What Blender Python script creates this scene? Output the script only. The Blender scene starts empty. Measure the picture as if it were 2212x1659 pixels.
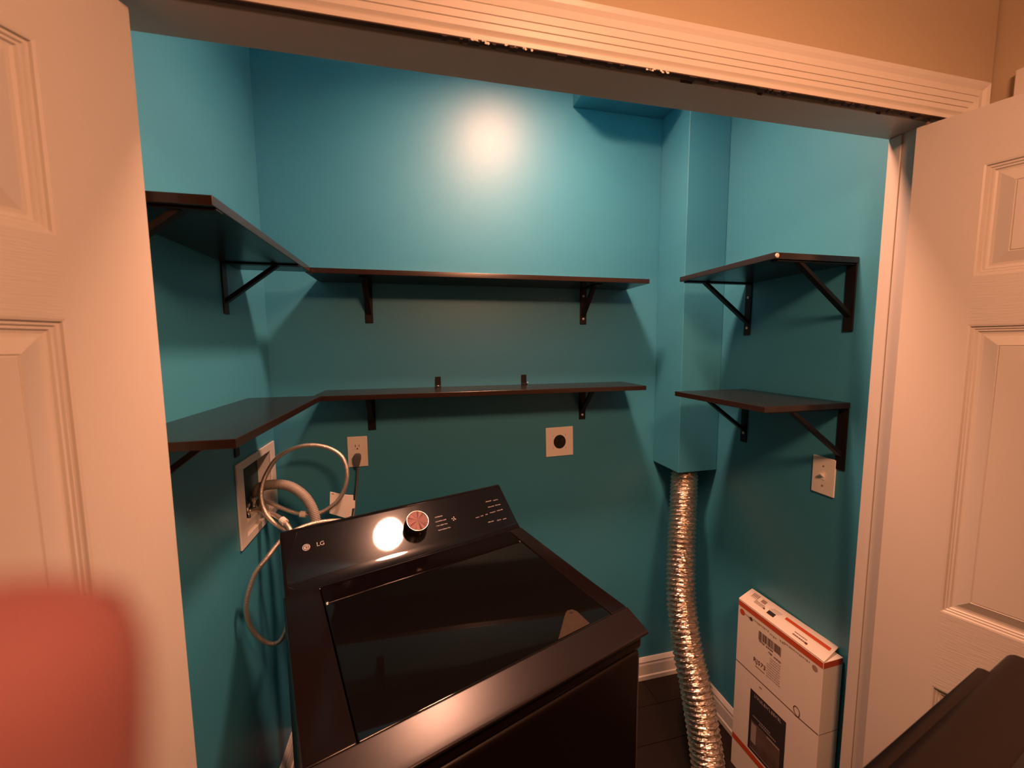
import bpy, bmesh, math, random
from math import sin, cos, pi, radians
from mathutils import Vector, Matrix
random.seed(7)
C = bpy.context.scene.collection
S = bpy.context.scene
EYE = 1.546

# ------------------------------------------------------------------ camera
YAW, PITCH, ROLL = radians(13.0947), radians(5.4739), radians(-0.3864)
F = Vector((sin(YAW)*cos(PITCH), cos(YAW)*cos(PITCH), -sin(PITCH)))
r0 = Vector((cos(YAW), -sin(YAW), 0)); u0 = r0.cross(F)
RV = r0*cos(ROLL) + u0*sin(ROLL); UV = -r0*sin(ROLL) + u0*cos(ROLL)
cam = bpy.data.cameras.new('camera'); cam.sensor_width = 36; cam.lens = 865/2212*36
cam.clip_start = 0.004; cam.clip_end = 50
cam.dof.use_dof = True; cam.dof.focus_distance = 1.35; cam.dof.aperture_fstop = 4.6
camo = bpy.data.objects.new('camera', cam); C.objects.link(camo)
M = Matrix((RV, UV, -F)).transposed().to_4x4(); M.translation = Vector((0, 0, EYE))
camo.matrix_world = M
S.camera = camo

# ------------------------------------------------------------------ world, exposure
w = bpy.data.worlds.new('world'); S.world = w; w.use_nodes = True
w.node_tree.nodes['Background'].inputs[0].default_value = (1.0, .62, .40, 1)
w.node_tree.nodes['Background'].inputs[1].default_value = 0.02
S.view_settings.view_transform = 'Standard'; S.view_settings.look = 'None'
S.view_settings.gamma = 1; S.view_settings.use_curve_mapping = False
S.view_settings.exposure = 0.0
WARM_CLOSET = (1.0, .455, .285); CLOSET_POWER = 490.0
WARM_HALL = (1.0, .42, .215); HALL_POWER = 114.0

# ------------------------------------------------------------------ materials
def mat(name, col, rough=.5, metal=0, coat=0, emit=None, estr=0, noise=0, nscale=20, bump=0, bscale=60, stretch=(1,1,1), spec=.5, coatr=.03, col2=None, detail=4, sss=0):
    m = bpy.data.materials.new(name); m.use_nodes = True
    nt = m.node_tree; b = nt.nodes['Principled BSDF']
    b.inputs['Base Color'].default_value = (*col, 1); b.inputs['Roughness'].default_value = rough
    b.inputs['Metallic'].default_value = metal; b.inputs['Coat Weight'].default_value = coat
    b.inputs['Coat Roughness'].default_value = coatr
    b.inputs['Specular IOR Level'].default_value = spec
    if sss: b.inputs['Subsurface Weight'].default_value = sss; b.inputs['Subsurface Scale'].default_value = .004
    if emit: b.inputs['Emission Color'].default_value = (*emit, 1); b.inputs['Emission Strength'].default_value = estr
    if noise or bump:
        tc = nt.nodes.new('ShaderNodeTexCoord'); mp = nt.nodes.new('ShaderNodeMapping')
        mp.inputs['Scale'].default_value = stretch; nt.links.new(tc.outputs['Object'], mp.inputs[0])
    if noise:
        n = nt.nodes.new('ShaderNodeTexNoise'); n.inputs['Scale'].default_value = nscale; n.inputs['Detail'].default_value = detail
        nt.links.new(mp.outputs[0], n.inputs[0])
        mx = nt.nodes.new('ShaderNodeMix'); mx.data_type = 'RGBA'
        c2 = col2 or tuple(c*(1-noise) for c in col)
        mx.inputs[6].default_value = (*col, 1); mx.inputs[7].default_value = (*c2, 1)
        nt.links.new(n.outputs[0], mx.inputs[0]); nt.links.new(mx.outputs[2], b.inputs['Base Color'])
    if bump:
        n2 = nt.nodes.new('ShaderNodeTexNoise'); n2.inputs['Scale'].default_value = bscale; n2.inputs['Detail'].default_value = 3
        nt.links.new(mp.outputs[0], n2.inputs[0])
        bp = nt.nodes.new('ShaderNodeBump'); bp.inputs['Strength'].default_value = bump; bp.inputs['Distance'].default_value = .002
        nt.links.new(n2.outputs[0], bp.inputs['Height']); nt.links.new(bp.outputs[0], b.inputs['Normal'])
    return m
TEAL = mat('teal_paint', (.048, .290, .425), .45, noise=.10, nscale=3, bump=.10, bscale=170, spec=.65)
WHITE = mat('white_paint', (.74, .70, .64), .38, bump=.05, bscale=120)
GRAINH = mat('door_paint_rail', (.58, .54, .49), .42, bump=.35, bscale=9, stretch=(3, 3, 42))
JAMB = mat('jamb_paint', (.56, .52, .47), .36, bump=.04, bscale=120)
GRAINV = mat('door_paint_stile', (.58, .54, .49), .42, bump=.10, bscale=9, stretch=(30, 30, 3))
BEIGE = mat('beige_wall_paint', (.52, .42, .28), .6, noise=.04, nscale=4, bump=.12, bscale=150)
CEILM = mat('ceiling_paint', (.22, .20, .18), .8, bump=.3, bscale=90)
FLOORM = mat('dark_floor', (.015, .0085, .006), .5, spec=.25, noise=.5, nscale=6, stretch=(1, 14, 1), bump=.1)
FLOOR2 = mat('dark_floor_board', (.018, .010, .007), .5, spec=.25, noise=.5, nscale=6, stretch=(1, 14, 1), bump=.1)
SHELF = mat('espresso_laminate', (.015, .0095, .0075), .26, noise=.45, nscale=5, stretch=(3, 30, 30), spec=.6)
EDGE = mat('shelf_edge_band', (.026, .012, .009), .24, noise=.4, nscale=6, stretch=(3, 30, 60), spec=.6)
BRKT = mat('bracket_black_brown', (.010, .006, .005), .42, spec=.3)
STEEL = mat('screw_steel', (.85, .82, .78), .45, metal=.45)
PLATE = mat('switch_plate_white', (.90, .86, .79), .35)
SLOTM = mat('black_slot', (.008, .006, .005), .5)
BLACKM = mat('black_enamel', (.0075, .0045, .0045), .14, spec=.28)
BLACKS = mat('black_satin_steel', (.012, .009, .009), .27, spec=.24)
GLASS = mat('black_glass', (.004, .0035, .0035), .035, spec=.6)
CONSOLE = mat('console_gloss', (.007, .007, .008), .030, coat=.12, coatr=.20, spec=.5)
LEDGE = mat('dark_trim_brown', (.045, .028, .022), .35)
BODY = mat('washer_body_dark', (.008, .0045, .004), .34, spec=.25)
DRYB = mat('dryer_body_dark', (.011, .006, .0045), .42, spec=.22)
KNOBT = mat('knob_brushed', (.085, .045, .042), .50, metal=1)
KNOBS = mat('knob_side', (.022, .008, .008), .28, metal=.4)
RING = mat('knob_ring', (.85, .68, .60), .2, metal=1)
PRINT = mat('console_print', (.30, .28, .27), .5)
LOGO = mat('logo_print', (.34, .30, .29), .4)
FOIL = mat('foil_duct', (.84, .74, .63), .34, metal=1, bump=1.0, bscale=55, noise=.35, nscale=30)
BOXBACK = mat('dark_teal_back', (.012, .045, .055), .7)  # dark teal paint on the back of the outlet box
BRAID = mat('braided_steel', (.74, .66, .58), .33, metal=.85, bump=.8, bscale=420)
CHROME = mat('chrome', (.8, .76, .72), .12, metal=1)
DRAIN = mat('grey_drain_hose', (.30, .27, .24), .5)
CORD = mat('grey_cord', (.13, .12, .125), .45)
CARD = mat('white_card', (.80, .76, .70), .6, noise=.06, nscale=12)
CARTON = mat('white_carton', (.78, .72, .66), .5, noise=.05, nscale=8)
ORANGE = mat('orange_print', (.52, .075, .022), .5)
INK = mat('brown_ink', (.09, .035, .022), .6)
INKL = mat('faint_ink', (.33, .23, .19), .6)
NAVY = mat('poster_dark', (.030, .026, .032), .45)
POSTW = mat('poster_pale', (.34, .29, .28), .5)
POSTB = mat('poster_picture', (.20, .14, .12), .5, noise=1, nscale=16, col2=(.025, .015, .012), detail=5)
TAGM = mat('dispenser_taupe', (.045, .032, .024), .5, noise=.3, nscale=60, spec=.1)
SKIN = mat('skin', (.145, .045, .044), .85, sss=.25, noise=.15, nscale=60)
NAIL = mat('nail', (.70, .30, .22), .3)
SLEEVE = mat('sleeve_dark', (.05, .05, .06), .8)
TRACK = mat('track_metal_dark', (.20, .14, .10), .5)
RAWSHADE = mat('chipped_edge_and_shade', (.085, .048, .034), .8, noise=.6, nscale=60)  # brown of the chipped edge, also painted shade in the head groove
LAMPC = mat('closet_lamp_glow', (.9, .85, .75), .4, emit=WARM_CLOSET, estr=CLOSET_POWER)
LAMPHS = mat('hall_lamp_shade_glow', (.9, .85, .75), .6, emit=WARM_HALL, estr=HALL_POWER*.5)
LAMPH = mat('hall_lamp_glow', (.9, .85, .75), .4, emit=WARM_HALL, estr=HALL_POWER)
BRASS = mat('lamp_base_metal', (.6, .5, .4), .3, metal=1)

# ------------------------------------------------------------------ helpers
def link(name, bm, mats, parent=None, loc=None, smooth=False, bevel=0, segs=2):
    me = bpy.data.meshes.new(name); bmesh.ops.recalc_face_normals(bm, faces=bm.faces); bm.to_mesh(me); bm.free()
    if not isinstance(mats, (list, tuple)): mats = [mats]
    for m in mats: me.materials.append(m)
    if smooth:
        for p in me.polygons: p.use_smooth = True
    o = bpy.data.objects.new(name, me); C.objects.link(o)
    if parent is not None: o.parent = parent
    if loc is not None: o.location = loc
    if bevel:
        b = o.modifiers.new('bevel', 'BEVEL'); b.width = bevel; b.segments = segs; b.limit_method = 'ANGLE'; b.angle_limit = radians(40)
        for p in me.polygons: p.use_smooth = True
        wn = o.modifiers.new('wn', 'WEIGHTED_NORMAL'); wn.keep_sharp = False
    return o
def NB(): return bmesh.new()
def bx(bm, x0, x1, y0, y1, z0, z1, mi=0):
    v = [bm.verts.new(p) for p in ((x0,y0,z0),(x1,y0,z0),(x1,y1,z0),(x0,y1,z0),(x0,y0,z1),(x1,y0,z1),(x1,y1,z1),(x0,y1,z1))]
    for f in ((0,3,2,1),(4,5,6,7),(0,1,5,4),(1,2,6,5),(2,3,7,6),(3,0,4,7)):
        bm.faces.new([v[i] for i in f]).material_index = mi
    return v
def box(name, x0, x1, y0, y1, z0, z1, m, parent=None, bevel=0):
    bm = NB(); bx(bm, x0, x1, y0, y1, z0, z1); return link(name, bm, m, parent, bevel=bevel)
def prism(bm, pts, axis, a0, a1, mi=0):
    """extrude a closed 2D polygon along axis 0/1/2; pts give the two other coordinates in order"""
    def P(p, a):
        if axis == 0: return (a, p[0], p[1])
        if axis == 1: return (p[0], a, p[1])
        return (p[0], p[1], a)
    A = [bm.verts.new(P(p, a0)) for p in pts]; B = [bm.verts.new(P(p, a1)) for p in pts]
    n = len(pts)
    bm.faces.new(A[::-1]).material_index = mi; bm.faces.new(B).material_index = mi
    for i in range(n): bm.faces.new((A[i], A[(i+1)%n], B[(i+1)%n], B[i])).material_index = mi
def smoothpath(pts, sub=8):
    P = [Vector(p) for p in pts]; out = []
    for i in range(len(P)-1):
        a = P[i-1] if i else P[0]*2-P[1]; b = P[i]; c = P[i+1]; d = P[i+2] if i+2 < len(P) else P[-1]*2-P[-2]
        for k in range(sub):
            t = k/sub
            out.append(.5*((2*b)+(c-a)*t+(2*a-5*b+4*c-d)*t*t+(3*b-a-3*c+d)*t**3))
    out.append(P[-1]); return out
def tube(bm, path, rad, n=12, cap=True):
    """rad: number or function(index, arclength)"""
    L = 0; rings = []; up = None; ps = path
    for i, p in enumerate(ps):
        if i: L += (p-ps[i-1]).length
        t = (ps[min(i+1, len(ps)-1)]-ps[max(i-1, 0)]).normalized()
        if up is None:
            up = t.cross(Vector((.3, .9, .2))).normalized()
        up = (up - t*up.dot(t)).normalized(); sd = t.cross(up)
        r = rad(i, L) if callable(rad) else rad
        rings.append([bm.verts.new(p + (up*cos(2*pi*k/n)+sd*sin(2*pi*k/n))*r) for k in range(n)])
    for a, b in zip(rings, rings[1:]):
        for k in range(n): bm.faces.new((a[k], a[(k+1)%n], b[(k+1)%n], b[k]))
    if cap: bm.faces.new(rings[0][::-1]); bm.faces.new(rings[-1])
    return rings
def lathe(bm, prof, n=32, center=(0,0,0)):
    rings = []
    cx, cy, cz = center
    for r, z in prof:
        if r < 1e-6: rings.append([bm.verts.new((cx, cy, cz+z))])
        else: rings.append([bm.verts.new((cx+r*cos(2*pi*k/n), cy+r*sin(2*pi*k/n), cz+z)) for k in range(n)])
    for a, b in zip(rings, rings[1:]):
        for k in range(n):
            q = [a[k % len(a)], a[(k+1) % len(a)], b[(k+1) % len(b)], b[k % len(b)]]
            u = []
            for x in q:
                if x not in u: u.append(x)
            if len(u) > 2: bm.faces.new(u)
def thing(name, label, cat, loc=(0,0,0), rz=0, group=None):
    o = bpy.data.objects.new(name, None); C.objects.link(o); o.location = loc; o.rotation_euler = (0, 0, rz)
    o.empty_display_size = .05
    return tag(o, label, cat, group)
def tag(o, label, cat, group=None):
    o['label'] = label; o['category'] = cat
    if group: o['group'] = group
    return o
def struct(o): o['kind'] = 'structure'; return o
def text(name, body, size, m, parent, loc, rot, depth=.0004, align='CENTER'):
    cu = bpy.data.curves.new(name, 'FONT'); cu.body = body; cu.size = size; cu.extrude = depth; cu.align_x = align; cu.align_y = 'CENTER'
    t = bpy.data.objects.new(name, cu); C.objects.link(t)
    dg = bpy.context.evaluated_depsgraph_get(); me = bpy.data.meshes.new_from_object(t.evaluated_get(dg))
    bpy.data.objects.remove(t); o = bpy.data.objects.new(name, me); C.objects.link(o); me.materials.clear(); me.materials.append(m)
    o.parent = parent; o.location = loc; o.rotation_euler = rot
    return o

# ------------------------------------------------------------------ the closet shell
XL, XR, YB = -.506, 1.18, 1.548          # closet inner faces
YF, YI = .69, .783                        # hall face and closet face of the front wall
OL, OR, OT = -.450, 1.126, 2.036          # door opening
CE = 2.74
T = .12
# floor slab with separate boards
fl = struct(box('floor', -3.2, 2.6, -5.4, 1.75, -.06, -.006, SLOTM))
bl, bw = 1.22, .152
bm = NB(); bx(bm, .001, bl-.001, .001, bw-.001, -.006, 0); base = link('plank', bm, FLOORM, fl, bevel=.0012)
me0 = base.data; me1 = me0.copy(); me1.materials.clear(); me1.materials.append(FLOOR2)
first = True
for j in range(33):
    y = -3.3 + j*bw
    for i in range(5):
        x = -2.2 + i*bl - (j*.37 % bl)
        if x + bl < -2.2 or x > 2.6 or y < -1.0 and (i+j) % 1: continue
        if first: o = base; first = False
        else:
            o = base.copy(); C.objects.link(o); o.parent = fl
        if random.random() < .5: o.data = me1
        o.location = (x, y, 0)
# walls
struct(box('wall_back', XL-T, XR+.096, YB, YB+T, 0, CE, TEAL))
# left wall with the opening of the washer outlet box
BY0, BY1, BZ0, BZ1 = 1.262, 1.496, .983, 1.200
bm = NB()
bx(bm, XL-T, XL, YI, BY0, 0, CE); bx(bm, XL-T, XL, BY1, YB, 0, CE)
bx(bm, XL-T, XL, BY0, BY1, 0, BZ0); bx(bm, XL-T, XL, BY0, BY1, BZ1, CE)
struct(link('wall_left', bm, TEAL))
bm = NB(); bx(bm, XR, XR+.092, YI, YB, 0, CE); struct(link('wall_right', bm, TEAL))
# duct chase and the box along the ceiling
bm = NB(); bx(bm, 1.0, XR-.001, 1.372, YB-.001, 1.033, CE-.001); ch = struct(link('trim_1', bm, TEAL, bevel=.002))
ch['label'] = 'teal painted vertical duct chase in the back right corner'
bm = NB(); bx(bm, .609, .999, 1.335, YB-.001, 2.463, CE-.001); so = struct(link('trim_2', bm, TEAL, bevel=.002))
so['label'] = 'teal boxed soffit under the closet ceiling'
struct(box('ceiling', XL-T, XR+.3, YI, 1.75, CE, CE+.06, CEILM))
HC = 2.44
struct(box('ceiling_hall', -3.2, 2.6, -5.4, YF, HC, HC+.06, CEILM))
# front wall (hall side beige, closet side teal)
bm = NB()
for (x0, x1, z0, z1) in ((-3.2, OL-.02, 0, CE), (OR+.02, XR+.092, 0, CE), (OL-.02, OR+.02, OT+.03, CE)):
    bx(bm, x0, x1, YF, YI, z0, z1)
fw = link('wall_front', bm, [BEIGE, TEAL]); struct(fw)
for p in fw.data.polygons:
    if p.normal.y > .5: p.material_index = 1
# hall walls
HX = 1.276
bm = NB()
bx(bm, HX, HX+T, -.34, -5.4, 0, CE); bx(bm, HX, HX+T, .556, 1.75, 0, CE); bx(bm, HX, HX+T, -.34, .556, 2.045, CE)
struct(link('wall_hall_right', bm, BEIGE))
struct(box('wall_hall_left', -3.2, -3.08, -5.4, YF, 0, CE, BEIGE))
struct(box('wall_hall_rear', -3.2, 2.6, -5.4, -5.28, 0, CE, BEIGE))

# jamb: head with rebate for the folding-door track, two legs
bm = NB()
bx(bm, OL-.02, OR+.02, .708, YI+.004, OT, OT+.03)          # wide head board
bx(bm, OL-.02, OR+.02, .668+.012, .708, OT+.021, OT+.03)   # top of the rebate
hd = struct(link('trim_3', bm, JAMB, bevel=.0015)); hd['label'] = 'white head jamb of the closet opening'
tk = box('door_track', OL, OR, .693, .700, OT+.003, OT+.021, TRACK, hd)
box('groove_shade', OL, OR, .6799, .6885, OT-.0066, OT-.0050, RAWSHADE, hd)  # added strip, the groove's shade put into its dark brown
box('gap_shade', OL, OR, .700, .7075, OT+.008, OT+.021, RAWSHADE, hd)  # fills the gap behind the track, its shade painted as dark brown
bm = NB()
random.seed(3)
x = .05
while x < 1.08:      # flaking paint along the rebate edge
    wd = random.uniform(.004, .018)
    if random.random() < .7:
        q = random.uniform(.001, .0035)
        prism(bm, [(.6800, OT-.0064), (.6905, OT-.0064), (.6905, OT-.0066-q*.5), (.6805, OT-.0066-q*.6)], 0, x, x+wd)
        if random.random() < .18: prism(bm, [(.7075, OT-.0006), (.7085, OT-.0006), (.7085, OT+.004), (.7060, OT+.003)], 0, x, x+wd*1.6)
    x += wd + random.uniform(.003, .03)
pc = link('chipped_edge', bm, RAWSHADE, hd); pc['kind'] = 'stuff'
bm = NB()
for cxp, n in ((.105, 5), (.118, 4), (.165, 4), (.190, 3), (.42, 5), (.44, 4)):
    for k in range(n):
        x = cxp + random.uniform(-.018, .018); r = random.uniform(.001, .003); z = OT-.0075+random.uniform(-.0022, .0012); y = .6786
        vs = [bm.verts.new((x+r*random.uniform(.6, 1.6)*cos(a), y-random.uniform(0, .0015), z+r*sin(a)*.8)) for a in (0, 1.2, 2.4, 3.7, 5.1)]
        bm.faces.new(vs)
pf = link('paint_flake', bm, WHITE, hd); pf['kind'] = 'stuff'
for nm, xa, xb, sx in (('trim_4', OR, OR+.02, -1), ('trim_5', OL-.02, OL, 1)):
    bm = NB(); bx(bm, xa, xb, .686, YI+.004, 0, OT)
    j = struct(link(nm, bm, JAMB)); j['label'] = 'white side jamb of the closet opening, %s' % ('right' if sx < 0 else 'left')
    face = OR if sx < 0 else OL
    bm = NB(); bx(bm, min(face, face+sx*.0045), max(face, face+sx*.0045), .758, YI+.003, 0, OT-.0005)
    link('door_stop', bm, JAMB, j, bevel=.003)

# casing: moulded profile, mitred
PROF = [(.0048,.000),(.0048,.0108),(.0115,.0115),(.0135,.0085),(.0195,.0135),(.0282,.0145),(.0290,.0112),(.0302,.0145),(.0399,.0155),(.0408,.0124),(.0418,.0155),(.0537,.0165),(.0547,.0132),(.0558,.0160),(.0640,.0130),(.0710,.0125),(.0780,.0160),(.0855,.0180),(.0864,.0175),(.0864,.000)]
CZ0 = OT-.010 ; CXL, CXR = OL-.026, OR+.028
def casing(name, which, label):
    bm = NB(); A = []; B = []
    for d, p in PROF:
        y = YF - p
        if which == 'head': a = (CXL-d, y, CZ0+d); b = (CXR+d, y, CZ0+d)
        elif which == 'right': a = (CXR+d, y, 0); b = (CXR+d, y, CZ0+d)
        else: a = (CXL-d, y, 0); b = (CXL-d, y, CZ0+d)
        A.append(bm.verts.new(a)); B.append(bm.verts.new(b))
    n = len(PROF)
    for i in range(n): bm.faces.new((A[i], A[(i+1)%n], B[(i+1)%n], B[i]))
    bm.faces.new(A); bm.faces.new(B)
    o = struct(link(name, bm, WHITE)); o['label'] = label; return o
casing('trim_6', 'head', 'moulded head casing over the closet opening')
casing('trim_7', 'right', 'moulded casing right of the closet opening')
casing('trim_8', 'left', 'moulded casing left of the closet opening')
# doorway in the hall's right wall
bm = NB()
bx(bm, HX-.018, HX, .560, .6465, 0, 2.124); bx(bm, HX-.018, HX, -.43, -.344, 0, 2.124); bx(bm, HX-.018, HX, -.344, .560, 2.038, 2.124)
t9 = struct(link('trim_9', bm, WHITE, bevel=.003)); t9['label'] = 'casing of the next doorway on the hall wall'
d3 = struct(box('door_3', HX+.075, HX+.11, -.338, .554, .01, 2.035, GRAINV))
box('door_handle', HX+.045, HX+.075, -.28, -.25, .98, 1.01, BRASS, d3, bevel=.004)

# baseboards inside the closet
BP = [(0,0),(.0165,0),(.0165,.019),(.0130,.024),(.0120,.070),(.0100,.078),(.0108,.086),(.0060,.097),(.0030,.103),(0,.103)]
def baseboard(name, kind, a0, a1):
    bm = NB()
    if kind == 'back': prism(bm, [(YB-t, z) for t, z in BP], 0, a0, a1)
    elif kind == 'left': prism(bm, [(XL+t, z) for t, z in BP], 1, a0, a1)
    else: prism(bm, [(XR-t, z) for t, z in BP], 1, a0, a1)
    return struct(link(name, bm, WHITE))
baseboard('baseboard_back', 'back', XL, XR); baseboard('baseboard_left', 'left', YI, YB-.0166); baseboard('baseboard_right', 'right', YI, YB-.0166)

# ------------------------------------------------------------------ folding doors
DH = 2.021
ROWS = [(.235, .762), (.943, 1.583), (1.683, 1.906)]
def leaf(parent, W=.380, TH=.034):
    s0, s1 = .106, W-.106
    bm = NB()
    for side in (0, 1):
        y = 0 if side == 0 else TH
        def quad(x0, x1, z0, z1, mi):
            v = [bm.verts.new((a, y, b)) for a, b in ((x0,z0),(x1,z0),(x1,z1),(x0,z1))]; bm.faces.new(v).material_index = mi
        quad(0, s0, .012, DH, 1); quad(s1, W, .012, DH, 1)
        zs = [.012] + [z for r in ROWS for z in r] + [DH]
        for k in range(0, len(zs), 2): quad(s0, s1, zs[k], zs[k+1], 0)
    v = [[bm.verts.new((x, y, z)) for x, z in ((0,.012),(W,.012),(W,DH),(0,DH))] for y in (0, TH)]
    for i in range(4): bm.faces.new((v[0][i], v[0][(i+1)%4], v[1][(i+1)%4], v[1][i])).material_index = 1
    bmesh.ops.remove_doubles(bm, verts=bm.verts, dist=1e-5)
    # remove_doubles keeps T-junctions, which stay invisible on flat faces
    lf = link('leaf', bm, [GRAINH, GRAINV], parent)
    prof = [(0,0),(.0035,.0008),(.0050,.0042),(.0085,.0040),(.0105,.0062),(.0135,.0060),(.0155,.0085),(.0190,.0092),(.0235,.0088),(.0430,.0026),(.0445,.0042),(.0460,.0026)]
    for z0, z1 in ROWS:
        bm = NB()
        for side in (0, 1):
            rings = []
            for d, dep in prof:
                y = dep if side == 0 else TH-dep
                rings.append([bm.verts.new(p) for p in ((s0+d, y, z0+d), (s1-d, y, z0+d), (s1-d, y, z1-d), (s0+d, y, z1-d))])
            for a, b in zip(rings, rings[1:]):
                for k in range(4): bm.faces.new((a[k], a[(k+1)%4], b[(k+1)%4], b[k]))
            bm.faces.new(rings[-1])
        pn = link('panel', bm, GRAINV, lf)
        # make side orientation consistent
    return lf
def folding(name, p0, ang, mirror, label):
    e = bpy.data.objects.new(name, None); C.objects.link(e); e['kind'] = 'structure'; e['label'] = label
    e.location = (p0[0], p0[1], 0)
    # local x runs along the leaf toward the hall
    a = -pi/2 + radians(ang) if not mirror else -pi/2 - radians(ang)
    e.rotation_euler = (0, 0, a)
    l1 = leaf(e); l2 = leaf(e)
    if mirror: l1.location = (0, -.034, 0); l2.location = (.055, -.034-.038, 0)
    else: l1.location = (0, 0, 0); l2.location = (.055, .038, 0)
    return e
d1 = folding('door_1', (-.382, .714), 24.7, True, 'left pair of folded white panel doors')
d2 = folding('door_2', (1.092, .710), 20.0, False, 'right pair of folded white panel doors')
# pivot hardware in the track corner
bm = NB(); bx(bm, 1.070, 1.122, .686, .7065, OT-.002, OT+.0028); bx(bm, 1.095, 1.103, .692, .698, DH, OT+.004)
link('door_bracket', bm, TRACK, hd, bevel=.001)

# ------------------------------------------------------------------ lamps
t = thing('ceiling_lamp', 'glowing round ceiling lamp inside the teal closet', 'lamp', (.380, .965, CE))
bm = NB(); lathe(bm, [(0,0),(.112,0),(.112,-.108),(.1095,-.112),(.101,-.112),(.100,-.066),(0,-.064)], 40); link('lamp_base', bm, WHITE, t, smooth=False)
bm = NB(); lathe(bm, [(.0985,-.068),(.095,-.071),(.06,-.073),(0,-.074)], 40)
link('lamp_shade', bm, LAMPC, t, smooth=True)
t = thing('ceiling_lamp', 'glowing drum shade ceiling lamp in the hall above the camera', 'lamp', (.40, -.22, HC))
bm = NB(); lathe(bm, [(0,0),(.065,0),(.062,-.014),(.010,-.018),(.010,-.085),(.148,-.088),(.148,-.092),(0,-.092)], 40); link('lamp_base', bm, BRASS, t)
bm = NB(); lathe(bm, [(.150,-.088),(.150,-.205)], 48); link('lamp_shade', bm, LAMPHS, t, smooth=True)
bm = NB(); lathe(bm, [(.1495,-.2035),(.10,-.2065),(0,-.2075)], 48); link('lamp_diffuser', bm, LAMPH, t, smooth=True)

# ------------------------------------------------------------------ shelves
def shelf(label, x0, x1, y0, y1, top, group, th=.0165):
    bm = NB(); bx(bm, x0, x1, y0, y1, top-th, top)
    for f in bm.faces:
        f.normal_update()
        if abs(f.normal.z) < .5: f.material_index = 1
    o = link('wall_shelf', bm, [SHELF, EDGE], bevel=.0012)
    return tag(o, label, 'shelf', group)
ZU, ZL = EYE+.243, EYE-.155
sh = 'shelves on the teal closet walls'
shelf('upper dark brown shelf on the back wall under the bright reflection', -.330, .845, 1.362, YB-.001, ZU, sh)
shelf('lower dark brown shelf on the back wall with two small clips', -.330, .840, 1.357, YB-.001, ZL, sh)
shelf('upper dark brown shelf on the left wall, its underside visible', XL+.001, -.315, .760, 1.356, ZU+.001, sh)
shelf('lower dark brown shelf on the left wall above the outlet box', XL+.001, -.301, .745, 1.350, ZL+.003, sh)
su = shelf('upper dark brown shelf on the right wall with white cam plug', .900, XR-.001, .875, 1.262, ZU-.008, sh)
shelf('lower dark brown shelf on the right wall above the light switch', .888, XR-.001, .870, 1.252, ZL-.011, sh)
bm = NB(); lathe(bm, [(0,0),(.0058,0),(.0058,.0015),(.0045,.0022),(0,.0022)], 20)
bmesh.ops.rotate(bm, verts=bm.verts, cent=(0,0,0), matrix=Matrix.Rotation(pi/2, 3, 'X'))
bmesh.ops.translate(bm, verts=bm.verts, vec=(.9065, .8748, ZU-.0165))
cp = link('cam_plug', bm, PLATE, su); cp['label'] = 'white round plug'

def bracket(label, loc, rz, arm, drop, screws, group='shelf brackets'):
    """local +x = away from the wall, z=0 at shelf underside"""
    t = thing('shelf_bracket', label, 'bracket', loc, rz, group)
    wd = .014; th = .0042
    bm = NB(); bx(bm, 0, th, -wd, wd, -drop, 0); link('upright', bm, BRKT, t, bevel=.0012)
    bm = NB(); bx(bm, th, arm, -wd*.8, wd*.8, -th, 0); link('arm', bm, BRKT, t, bevel=.0012)
    bm = NB()
    a = (th, -drop*.76); b = (arm*.72, -th)
    L = math.hypot(b[0]-a[0], b[1]-a[1]); nx, nz = -(b[1]-a[1])/L*.004, (b[0]-a[0])/L*.004
    prism(bm, [(a[0], a[1]-.005), (b[0]+nx*-1, b[1]+.0002), (b[0]-.014, b[1]+.0002), (a[0], a[1]+.009)], 1, -wd*.62, wd*.62)
    link('brace', bm, BRKT, t, bevel=.001)
    for z in screws:
        bm = NB(); lathe(bm, [(0,.0030),(.0025,.0029),(.0044,.0018),(.0050,0)], 16)
        bmesh.ops.rotate(bm, verts=bm.verts, cent=(0,0,0), matrix=Matrix.Rotation(pi/2, 3, 'Y'))
        bmesh.ops.translate(bm, verts=bm.verts, vec=(th, 0, z))
        s = link('screw', bm, STEEL, t, smooth=True)
        bm = NB(); bx(bm, th+.0026, th+.0032, -.0022, .0022, z-.0004, z+.0004); bx(bm, th+.0026, th+.0032, -.0004, .0004, z-.0022, z+.0022)
        link('screw_slot', bm, SLOTM, s)
    return t
zu, zl = ZU-.0165, ZL-.0165
bracket('bracket under the upper back shelf, left one without bright screws', (-.170, YB, zu), -pi/2, .15, .142, ())
bracket('bracket under the upper back shelf, right one with two bright screws', (.660, YB, zu), -pi/2, .15, .142, (-.028, -.120))
bracket('bracket under the lower back shelf, left one above the outlet', (-.175, YB, zl), -pi/2, .15, .137, ())
bracket('bracket under the lower back shelf, right one with two bright screws', (.660, YB, zl), -pi/2, .15, .137, (-.018, -.118))
bracket('bracket under the upper left shelf, the far one near the corner', (XL, 1.248, zu+.001), 0, .19, .137, ())
bracket('bracket under the upper left shelf, the near one in deep shade', (XL, .785, zu+.001), 0, .19, .137, ())
bracket('bracket under the lower left shelf, the far one over the outlet box', (XL, 1.248, zl+.003), 0, .19, .137, ())
bracket('bracket under the lower left shelf, the near one beside the door', (XL, .80, zl+.003), 0, .19, .137, ())
bracket('bracket under the upper right shelf, the far one with bright screws', (XR, 1.248, zu-.008), pi, .265, .186, (-.050, -.160))
bracket('bracket under the upper right shelf, the near one beside the jamb', (XR, .892, zu-.008), pi, .265, .186, ())
bracket('bracket under the lower right shelf, the far one with one bright screw', (XR, 1.240, zl-.011), pi, .265, .182, (-.148,))
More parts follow.
